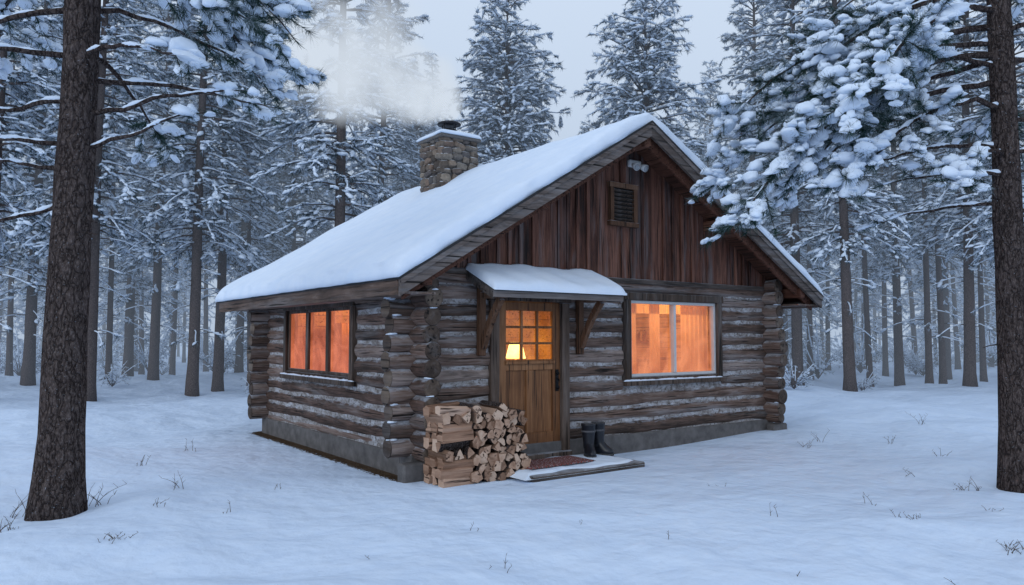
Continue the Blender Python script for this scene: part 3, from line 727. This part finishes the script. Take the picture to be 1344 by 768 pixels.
def boot(x,y,rot):
    mb=MB()
    def loft(sec,n,mat):
        V=[];m=len(sec)
        for (cx,cy,cz,rx,ry,ex) in sec:
            for k in range(n):
                a=2*math.pi*k/n;V.append((cx+rx*math.cos(a),cy+ry*math.sin(a),cz))
        F=[]
        for i in range(m-1):
            for k in range(n):
                j=(k+1)%n;F+=[(i*n+k,i*n+j,(i+1)*n+j),(i*n+k,(i+1)*n+j,(i+1)*n+k)]
        F+=[(0,j+1,j) for j in range(1,n-1)]
        mb.add(V,F,mat,True,.5);return V
    loft([(0,.0,.10,.052,.062,0),(0,-.002,.16,.052,.06,0),(0,.004,.22,.057,.064,0),(0,.008,.30,.064,.072,0),(0,.008,.37,.068,.076,0),(0,.008,.375,.071,.079,0),(0,.008,.40,.071,.079,0),(0,.008,.402,.064,.072,0)],20,0)
    loft([(0,.008,.36,.058,.066,0),(0,.008,.401,.064,.072,0)],20,2)
    loft([(0,-.055,.022,.050,.135,0),(0,-.055,.05,.052,.137,0),(0,-.05,.075,.050,.128,0),(0,-.035,.10,.047,.105,0),(0,-.018,.13,.046,.078,0),(0,-.005,.16,.045,.06,0)],24,0)
    loft([(0,-.055,.0,.052,.138,0),(0,-.055,.012,.055,.142,0),(0,-.055,.026,.055,.142,0),(0,-.055,.028,.04,.12,0)],24,1)
    loft([(0,.008,.293,.066,.074,0),(0,.008,.305,.071,.080,0),(0,.008,.317,.069,.077,0)],20,2)
    o=mb.obj('rubber_boot',[M_RUB,M_SOLE,M_LINER]);o.location=(x,y,.075);o.rotation_euler=(0,0,rot);o.scale=(1.4,1.15,1.08)
boot(2.48,-.33,-.45);boot(2.70,-.29,.3)

# ---------------------------------------------------------------- trees
BK,ND,SN=0,1,2
class Tree:
    def __init__(s,near=False): s.mb=MB();s.near=near;s.A=[];s.B=[];s.P=[];s.D=[]
    def trunk(s,H,r0,lean=(0,0)):
        n=26;t=np.linspace(0,1,n);ph=rng.uniform(0,6,2)
        s.C=lambda z:np.stack([lean[0]*z/H+.05*np.sin(z*.5+ph[0])*(z/H),lean[1]*z/H+.05*np.sin(z*.6+ph[1])*(z/H),z],-1)
        zz=H*t**1.15;P=s.C(zz);P[0,2]=-.25
        r=r0*(1-t)**.75+.012;r[0]*=1.3;r[1]*=1.05
        tube(s.mb,P,r,18 if s.near else 9,BK,.5,True,.035)
        s.H=H;s.r0=r0
    def limb(s,z0,az,L,rise,droop,r,fol0,twsp,tl,tsp,snow=True,az_in=.07,kink=.012):
        n=12 if s.near else 8;q=np.linspace(0,1,n);azs=az+np.cumsum(rng.normal(0,az_in,n));st=L/(n-1)
        c=s.C(np.array(z0));P=np.zeros((n,3));P[0]=c
        P[1:,0]=c[0]+np.cumsum(np.cos(azs[1:])*st);P[1:,1]=c[1]+np.cumsum(np.sin(azs[1:])*st)
        P[:,2]=z0+L*(rise*q-droop*q*q)+np.concatenate([[0],np.cumsum(rng.normal(0,kink*L/2,n-1))])
        rad=r*(1-q)**.8+.004
        tube(s.mb,P,rad,6 if s.near else 3,BK,.5,False)
        if snow:
            if s.near:
                m=n*5;qq=np.linspace(.06,.98,m);Q=np.stack([np.interp(qq,q,P[:,k]) for k in range(3)],1);rr=np.interp(qq,q,rad)
                lumps=np.clip(.55+.5*np.sin(qq*L*9+rng.uniform(0,6))+.35*np.sin(qq*L*23+rng.uniform(0,6))+rng.normal(0,.12,m),.08,1.3)
                sr=(rr*.55+.010)*lumps;Q[:,2]+=rr*.8+sr*.15;tube(s.mb,Q,sr,7,SN,.5,True,.08)
            else:
                k=2;Q=P[k:]+np.array([0,0,1])*(rad[k:,None]*.8);tube(s.mb,Q,rad[k:]*.8*(1+rng.normal(0,.2,n-k))+.010,4,SN,.5,True,.1)
        if fol0<1:
            m=max(2,int(L*(1-fol0)/twsp));ss=np.sort(rng.uniform(fol0,1,m));sd=np.where(np.arange(m)%2==0,1,-1)
            bp=np.stack([np.interp(ss,q,P[:,k]) for k in range(3)],1);la=np.interp(ss,q,azs)
            ang=la+sd*rng.uniform(.3,1.25,m);el=rng.normal(-.15,.4,m)
            ll=tl*(.3+.7*(1-ss)**.6)*rng.uniform(.6,1.25,m)
            d=np.stack([np.cos(ang)*np.cos(el),np.sin(ang)*np.cos(el),np.sin(el)],1)
            ep=bp+d*ll[:,None];ep[:,2]-=.25*ll
            s.A.append(bp);s.B.append(ep)
            k=np.maximum(1,np.ceil(ll/tsp).astype(int));idx=np.repeat(np.arange(m),k)
            tt=rng.uniform(.15,1.05,len(idx))[:,None]
            s.P.append(bp[idx]*(1-tt)+ep[idx]*tt);dd=ep-bp;dd/=np.linalg.norm(dd,axis=1)[:,None];s.D.append(dd[idx])
            k2=max(1,int(L*(1-fol0)/tsp*.8));t2=rng.uniform(fol0,1.0,k2);p2=np.stack([np.interp(t2,q,P[:,k]) for k in range(3)],1)
            tg=np.gradient(P,axis=0);tg/=np.linalg.norm(tg,axis=1)[:,None];s.P.append(p2);s.D.append(np.stack([np.interp(t2,q,tg[:,k]) for k in range(3)],1))
        return P
    def finish(s,name,K,ln,wd,bs,psnow,tm,mats,twr=.006,spread=.8,big=0.,clump=False):
        P=np.concatenate(s.P);D=np.concatenate(s.D)
        if s.A: twigs(s.mb,np.concatenate(s.A),np.concatenate(s.B),twr,BK)
        needles(s.mb,P,D,K,ln,wd,ND,spread)
        if clump:
            # snow gathers in patches: some boughs are loaded, others shaken bare
            f=np.sin(P[:,0]*4.1+1)*np.sin(P[:,1]*3.7+2)+np.sin(P[:,2]*3.3+P[:,0]*2.1)*.7+rng.normal(0,.45,len(P))
            k=f>np.quantile(f,1-psnow)
        else: k=rng.random(len(P))<psnow
        Q=P[k].copy();DD=D[k].copy();DD[:,2]*=.7
        N=len(Q);Q[:,2]+=bs*.25
        m=1+big*(rng.random(N)<.25)*rng.uniform(.3,1,N)
        if clump:
            sx=bs*m*rng.uniform(.5,1.15,N);sy=bs*m*rng.uniform(.45,1.0,N);sz=bs*m*rng.uniform(.35,.75,N);Q+=rng.normal(0,.03,(N,3))
        else:
            sx=bs*m*rng.uniform(.6,1.4,N);sy=bs*m*rng.uniform(.4,.85,N);sz=bs*m*rng.uniform(.28,.55,N)
        blobs(s.mb,Q,DD,sx,sy,sz,tm,SN,.13 if clump else .18)
        return s.mb.mesh(name,mats)
def conifer(name,H,r0,cb,cr,power,seed,mats,wh=.42,nl=6,K=7,psnow=.7,bare=6,tsp=.115,bs=.088,ln=.18):
    global rng;rng=np.random.default_rng(seed)
    T=Tree();T.trunk(H,r0);z=cb
    while z<H-.15:
        t=(z-cb)/(H-cb);env=cr*((1-t)**power)*(.72+.28*min(1,t*4))
        for k in range(nl if t<.85 else 4):
            az=rng.uniform(0,6.283);L=max(.25,env*rng.uniform(.5,1.18))
            rise=.05+.5*t+rng.normal(0,.10);dr=.45*(1-t)+.1
            T.limb(z+rng.uniform(-.2,.2),az,L,rise,dr,.012+.012*L,.22 if L>.8 else .05,.17,.30*L+.18,tsp,True)
        z+=wh*(1-.45*t)*rng.uniform(.7,1.35)
    for k in range(bare):
        T.limb(rng.uniform(min(1.6,cb),cb+.5),rng.uniform(0,6.28),rng.uniform(.6,1.5),.1,.35,.015,.75,.25,.3,.2,True)
    return T.finish(name,K,ln,.019,bs,psnow,ICO1,mats,.007,.85,.8)
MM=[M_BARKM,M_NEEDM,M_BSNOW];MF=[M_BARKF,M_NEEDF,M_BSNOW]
PA=conifer('full_pine',13.5,.16,1.9,3.0,.46,11,MM,.36,8)
PB=conifer('tall_pine',17.5,.18,3.4,2.5,.52,12,MM,.50,6)
PC=conifer('slim_pine',15.5,.14,2.2,1.9,.65,13,MM,.45,6)
PD=conifer('high_pine',17.,.165,4.6,2.3,.5,14,MM,.52,6,7,.65,14)
PE=conifer('broad_pine',13.5,.17,1.3,3.2,.46,15,MM,.34,8,7,.68)
PH=conifer('slender_pine',14.5,.115,5.6,1.7,.5,18,MM,.55,5,6,.65,12)
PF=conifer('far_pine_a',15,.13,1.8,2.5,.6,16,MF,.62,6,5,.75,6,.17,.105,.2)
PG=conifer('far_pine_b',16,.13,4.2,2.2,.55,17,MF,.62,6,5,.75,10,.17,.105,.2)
rng=np.random.default_rng(99)
placed=[]
def put(mesh,px,d,s=1.,parent=None,name='pine_tree',sz=None):
    l=(px-672)/996*d;x,y=site(d,l);o=bpy.data.objects.new(name,mesh);COL.objects.link(o)
    o.location=(x,y,float(gz(x,y)));o.rotation_euler=(rng.normal(0,.015),rng.normal(0,.015),rng.uniform(0,6.28));o.scale=(s,s,sz or s)
    if parent:o.parent=parent
    placed.append((x,y));return o
for m,px,d,s in [(PD,120,21.3,1.),(PD,203,27,1.),(PD,255,22.8,1.02),(PD,288,24.5,.98),(PB,40,26,1.05),(PD,-20,20,1.05),(PB,170,31,1.05),(PD,315,31,.92),
      (PB,442,22.,1.05),(PE,672,26.5,1.03),(PA,850,25,1.03),(PC,577,36,1.0),(PB,492,27,.96),(PA,770,37,.92),(PB,985,29,.95),(PB,1045,25,1.),
      (PD,1113,22.8,1.),(PD,1178,29,1.),(PH,1217,27,1.),(PD,1270,24,1.02),(PH,1160,34,1.),(PD,1340,22,1.),(PB,1400,27,1.),(PB,925,41,.95),(PE,385,33,.93),
      (PB,80,36,1.1),(PE,1010,38,1.),(PD,-90,24,1.),(PD,1240,33,1.05),(PH,228,34,1.),(PE,545,33,.93),
      (PH,15,30,1.),(PH,62,33,1.05),(PH,98,40,1.),(PH,145,28,.95),(PH,188,36,1.),(PH,272,38,1.05),(PH,330,27,.85),(PH,345,38,1.),
      (PH,1062,31,1.),(PH,1085,37,1.),(PH,1140,28,.95),(PH,1200,38,1.05),(PH,1235,27.5,1.),(PH,1255,38,1.),(PH,1288,29,.95),(PH,1325,34,1.),(PH,1030,34,1.)]:
    put(m,px,d,s)
df=empty('distant_forest');dn=0
tries=0
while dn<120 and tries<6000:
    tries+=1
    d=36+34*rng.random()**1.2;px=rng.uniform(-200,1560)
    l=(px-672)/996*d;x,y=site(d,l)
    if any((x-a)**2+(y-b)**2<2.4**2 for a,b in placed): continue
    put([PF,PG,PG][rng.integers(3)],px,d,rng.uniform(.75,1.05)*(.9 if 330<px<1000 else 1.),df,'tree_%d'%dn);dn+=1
def shrub(name,seed,R,Hh):
    global rng;rng=np.random.default_rng(seed);T=Tree();T.C=lambda z:np.stack([0*z,0*z,z],-1)
    for k in range(22):
        az=rng.uniform(0,6.28);T.limb(.05,az,rng.uniform(.4,1)*R,rng.uniform(.6,1.6)*Hh/R,.35,.012,.3,.12,.40,.2,True,.15)
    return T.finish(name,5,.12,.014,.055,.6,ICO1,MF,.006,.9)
S1=shrub('shrub_a',31,1.0,1.1);S2=shrub('shrub_b',32,.8,1.5);rng=np.random.default_rng(5)
ug=empty('frosted_undergrowth')
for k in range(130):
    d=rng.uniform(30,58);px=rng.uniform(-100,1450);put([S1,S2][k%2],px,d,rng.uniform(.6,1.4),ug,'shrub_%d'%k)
for px,d,s in((1040,22,.7),(985,19,.5),(1130,24,.6),(150,25,.7),(90,23,.5),(340,23,.6)): put(S1,px,d,s,None,'snowy_shrub')

L_=AZR+math.pi;R_=AZR
def near_tree(name,base,H,r0,seed,limbs,auto_from,mats,lean=(0,0),crown=2.6):
    global rng;rng=np.random.default_rng(seed)
    T=Tree(True);T.trunk(H,r0,lean)
    for (z,az,L,ri,dr,f0,den) in limbs:
        T.limb(z,az,L,ri,dr,.010+.008*L,f0,.075/den,.24*L+.24,.070/den if f0<.9 else .12,True,.10,.022)
    z=auto_from
    while z<H-.2:
        t=(z-auto_from)/(H-auto_from)
        for k in range(5):
            L=max(.3,crown*(1-t)**.6*rng.uniform(.6,1.15));T.limb(z+rng.uniform(-.2,.2),rng.uniform(0,6.28),L,.1+.4*t,.4*(1-t),.012+.010*L,.25,.16,.25*L+.2,.16,True)
        z+=.6
    for k in range(14): T.limb(rng.uniform(1.2,3.4),rng.uniform(0,6.28),rng.uniform(.08,.35),.1,.2,.010,1.,1,1,1,False)
    me=T.finish(name,26,.13,.006,.075,.54,ICO2,mats,.0045,.8,.9,True)
    o=bpy.data.objects.new('pine_tree',me);COL.objects.link(o);o.location=(base[0],base[1],float(gz(*base))-.02);return o
MN=[M_BARK,M_NEED,M_BSNOW]
# (height, azimuth, length, rise, droop, foliage start, density)
limbsL=[(5.5,R_+.1,2.15,.02,.55,.30,1.1),(5.15,R_-.15,2.0,.08,.50,.32,1.1),(5.3,R_+.6,2.2,.1,.5,.35,1.),(5.6,R_+.9,2.5,0,.4,.3,.9),(5.5,R_-.6,2.2,0,.4,.3,.9),(4.75,R_+.45,1.7,.15,.40,.45,.8),
 (3.75,R_+.15,1.7,.10,-.02,.85,.5),(3.35,R_-.2,1.2,.35,.1,.9,.5),(4.05,R_+.6,1.8,.15,.25,.7,.6),(4.3,R_-.5,1.5,.1,.2,.7,.5),
 (3.45,L_+.1,1.5,.05,.1,.75,.6),(3.9,L_-.3,1.7,.1,.25,.6,.7),(4.3,L_+.4,2.0,.1,.3,.45,.8),(4.8,L_,2.2,.05,.3,.4,.9),(5.2,L_-.5,2.4,.1,.4,.35,.9),(2.9,L_+.3,1.3,-.25,-.1,.85,.5),
 (4.4,R_+1.4,2.0,.1,.3,.5,.7),(4.9,R_-1.3,2.0,.1,.3,.5,.7),(3.2,L_-.2,1.4,.1,-.2,.9,.4)]
near_tree('foreground_pine_l',site(7.05,-4.16),13.5,.195,41,limbsL,6.0,MN,(.15,.0),2.1)
limbsR=[(5.05,L_+.05,3.35,.02,.66,.25,1.2),(4.75,L_-.35,2.9,.08,.60,.3,1.1),(4.4,L_+.35,2.5,.16,.60,.35,1.1),(5.4,L_-.1,3.3,.12,.58,.28,1.1),(5.6,L_+.5,2.9,.0,.55,.3,1.),(5.0,L_-.55,2.6,.2,.7,.35,1.),
 (3.95,L_-.1,1.8,.12,.25,.72,.6),(3.6,L_+.15,1.6,.12,.25,.75,.5),(3.3,L_-.35,1.4,.0,.15,.8,.5),(3.85,L_+.7,1.8,.1,.4,.5,.8),(5.75,L_+.0,3.2,.1,.5,.3,1.),(6.0,L_-.4,3.2,.05,.45,.3,1.),(5.2,L_+.2,2.6,.25,.65,.3,1.1),(4.9,L_+.15,2.0,.3,.6,.3,1.),
 (4.3,R_+.2,1.8,.1,.4,.4,.8),(3.9,R_-.4,1.5,.1,.3,.5,.8),(5.0,R_,2.2,.1,.4,.3,.9),(3.2,R_+.4,1.2,.1,.2,.7,.5),(5.3,R_-.9,2.2,.1,.4,.3,.9),(4.7,R_+1.1,2.2,.1,.4,.3,.9)]
near_tree('foreground_pine_r',site(8.69,5.74),13.5,.175,42,limbsR,6.4,MN,(0,.1))
rng=np.random.default_rng(77)

# ---------------------------------------------------------------- dry weeds poking from the snow
def weed(px,d,n,h,flat=.5):
    l=(px-672)/996*d;x,y=site(d,l);mb=MB()
    for k in range(n):
        a=rng.uniform(0,6.28);L=h*rng.uniform(.4,1.1);s=np.linspace(0,1,6);b=rng.uniform(.2,1)*flat
        P=np.stack([rng.normal(0,.05)+np.cos(a)*L*b*s**1.5,rng.normal(0,.05)+np.sin(a)*L*b*s**1.5,-.03+L*s*(1-.35*b*s)],1)
        tube(mb,P,.0035*(1-s*.7),4,0)
        for j in range(int(rng.integers(1,5))):
            i=rng.integers(2,6);q=P[i];a2=rng.uniform(0,6.28);l2=L*.25;tube(mb,[q,q+np.array([math.cos(a2)*l2*.6,math.sin(a2)*l2*.6,l2*.6])],[.002,.001],3,0)
    o=mb.obj('dry_weed',[M_STEM]);o.location=(x,y,float(gz(x,y)))
for px,d,n,h in((135,7.3,7,.32),(165,6.0,14,.12),(235,8.,4,.2),(300,7.2,3,.14),(30,7.,6,.25),(1250,8.6,9,.13),(1275,8.5,6,.2),(1185,6.9,12,.10),(1320,6.1,18,.12),(655,5.6,3,.16),(620,6.6,2,.12),(1050,11.5,6,.22),(1075,12,4,.25),(1190,9.2,4,.15),(880,6.4,2,.1),(500,5.9,2,.08),(1010,7.2,2,.14),(190,9.5,5,.2),
    (20,6.4,9,.16),(215,7.3,5,.12),(370,8.4,4,.12),(1225,10.5,5,.18),(1140,7.8,3,.14),(940,8.6,3,.1),(1290,7.2,5,.12),(1255,5.4,4,.1),(1030,5.6,2,.08),(760,6.9,2,.09),(250,11,5,.2),(1210,13.5,6,.25),(1160,12.,5,.2)):
    weed(px,d,n,h,1.)

# ---------------------------------------------------------------- thin mist hanging among the distant trees
mb=MB();c_=site(60,0)
M=np.eye(4);M[:3,0]=[FW[0],FW[1],0];M[:3,1]=[-FW[1],FW[0],0];M[:3,3]=[c_[0],c_[1],8.5]
cbox(mb,(-40,-110,-10),(45,110,10),0,.5,None,M)
mm=bpy.data.materials.new('mist_volume');mm.use_nodes=True;t_=mm.node_tree;t_.nodes.clear()
ou=t_.nodes.new('ShaderNodeOutputMaterial');va=t_.nodes.new('ShaderNodeVolumeAbsorption');va.inputs['Color'].default_value=(0,0,0,1);va.inputs['Density'].default_value=.012
ve=t_.nodes.new('ShaderNodeEmission');ve.inputs[0].default_value=(.35,.44,.57,1);ve.inputs[1].default_value=.012  # mist glows evenly by itself, standing in for scattered skylight
ad=t_.nodes.new('ShaderNodeAddShader');t_.links.new(va.outputs[0],ad.inputs[0]);t_.links.new(ve.outputs[0],ad.inputs[1]);t_.links.new(ad.outputs[0],ou.inputs['Volume'])
mb.obj('forest_mist',[mm])

# ---------------------------------------------------------------- chimney smoke (self-lit volume)
LD=np.array([-RT[0],-RT[1],0])
c0=np.array([ccx,ccy,cz1+.42])
pts=[(0,.08,.30),(.14,.36,.50),(.45,.62,.72),(.95,.80,.95),(1.65,.95,1.15),(2.35,1.35,1.25),(1.3,1.75,.95)]
C=[(c0+LD*a+np.array([0,0,b]),r) for a,b,r in pts]
lo=np.min([c-r*.95 for c,r in C],0);hi=np.max([c+r*.95 for c,r in C],0);lo[2]=cz1+.42
mid=(lo+hi)/2
mb=MB();cbox(mb,lo-mid,hi-mid,0,.3)
mt=bpy.data.materials.new('smoke_volume');mt.use_nodes=True;T=NT.__new__(NT);T.m=mt;T.t=mt.node_tree;T.t.nodes.clear();out=T.n('ShaderNodeOutputMaterial')
g=T.n('ShaderNodeTexCoord');PO=g.outputs['Object'];nz_=T.n('ShaderNodeTexNoise');nz_.inputs['Scale'].default_value=1.25;nz_.inputs['Detail'].default_value=4;T.l(PO,nz_.inputs['Vector'])
off=T.n('ShaderNodeVectorMath',operation='SUBTRACT');T.l(nz_.outputs['Color'],off.inputs[0]);off.inputs[1].default_value=(.5,.5,.5)
os_=T.n('ShaderNodeVectorMath',operation='SCALE');os_.inputs['Scale'].default_value=1.1;T.l(off.outputs[0],os_.inputs[0])
pp=T.n('ShaderNodeVectorMath',operation='ADD');T.l(PO,pp.inputs[0]);T.l(os_.outputs[0],pp.inputs[1])
acc=None
for i,(c,r) in enumerate(C):
    dn_=T.n('ShaderNodeVectorMath',operation='DISTANCE');T.l(pp.outputs[0],dn_.inputs[0]);dn_.inputs[1].default_value=tuple(c-mid)
    f=T.n('ShaderNodeMapRange');f.inputs[1].default_value=0.;f.inputs[2].default_value=r;f.inputs[3].default_value=[14.,10.,7.,5.,3.6,2.6,1.6][i];f.inputs[4].default_value=0.;T.l(dn_.outputs['Value'],f.inputs[0])
    acc=f.outputs[0] if acc is None else T.math('MAXIMUM',acc,f.outputs[0])
acc=T.math('MULTIPLY',acc,T.val(nz_.outputs[0],.34,.58))
# absorption + own emission, put in for skylight scattered within the smoke
pv=T.n('ShaderNodeVolumeAbsorption');pv.inputs['Color'].default_value=(0,0,0,1);T.l(acc,pv.inputs['Density'])
pe=T.n('ShaderNodeEmission');pe.inputs[0].default_value=(.66,.735,.83,1);T.l(acc,pe.inputs[1])
pa=T.n('ShaderNodeAddShader');T.l(pv.outputs[0],pa.inputs[0]);T.l(pe.outputs[0],pa.inputs[1]);T.l(pa.outputs[0],out.inputs['Volume'])
o=mb.obj('chimney_smoke',[mt]);o.location=mid
print('faces',sum(len(m.polygons) for m in bpy.data.meshes))
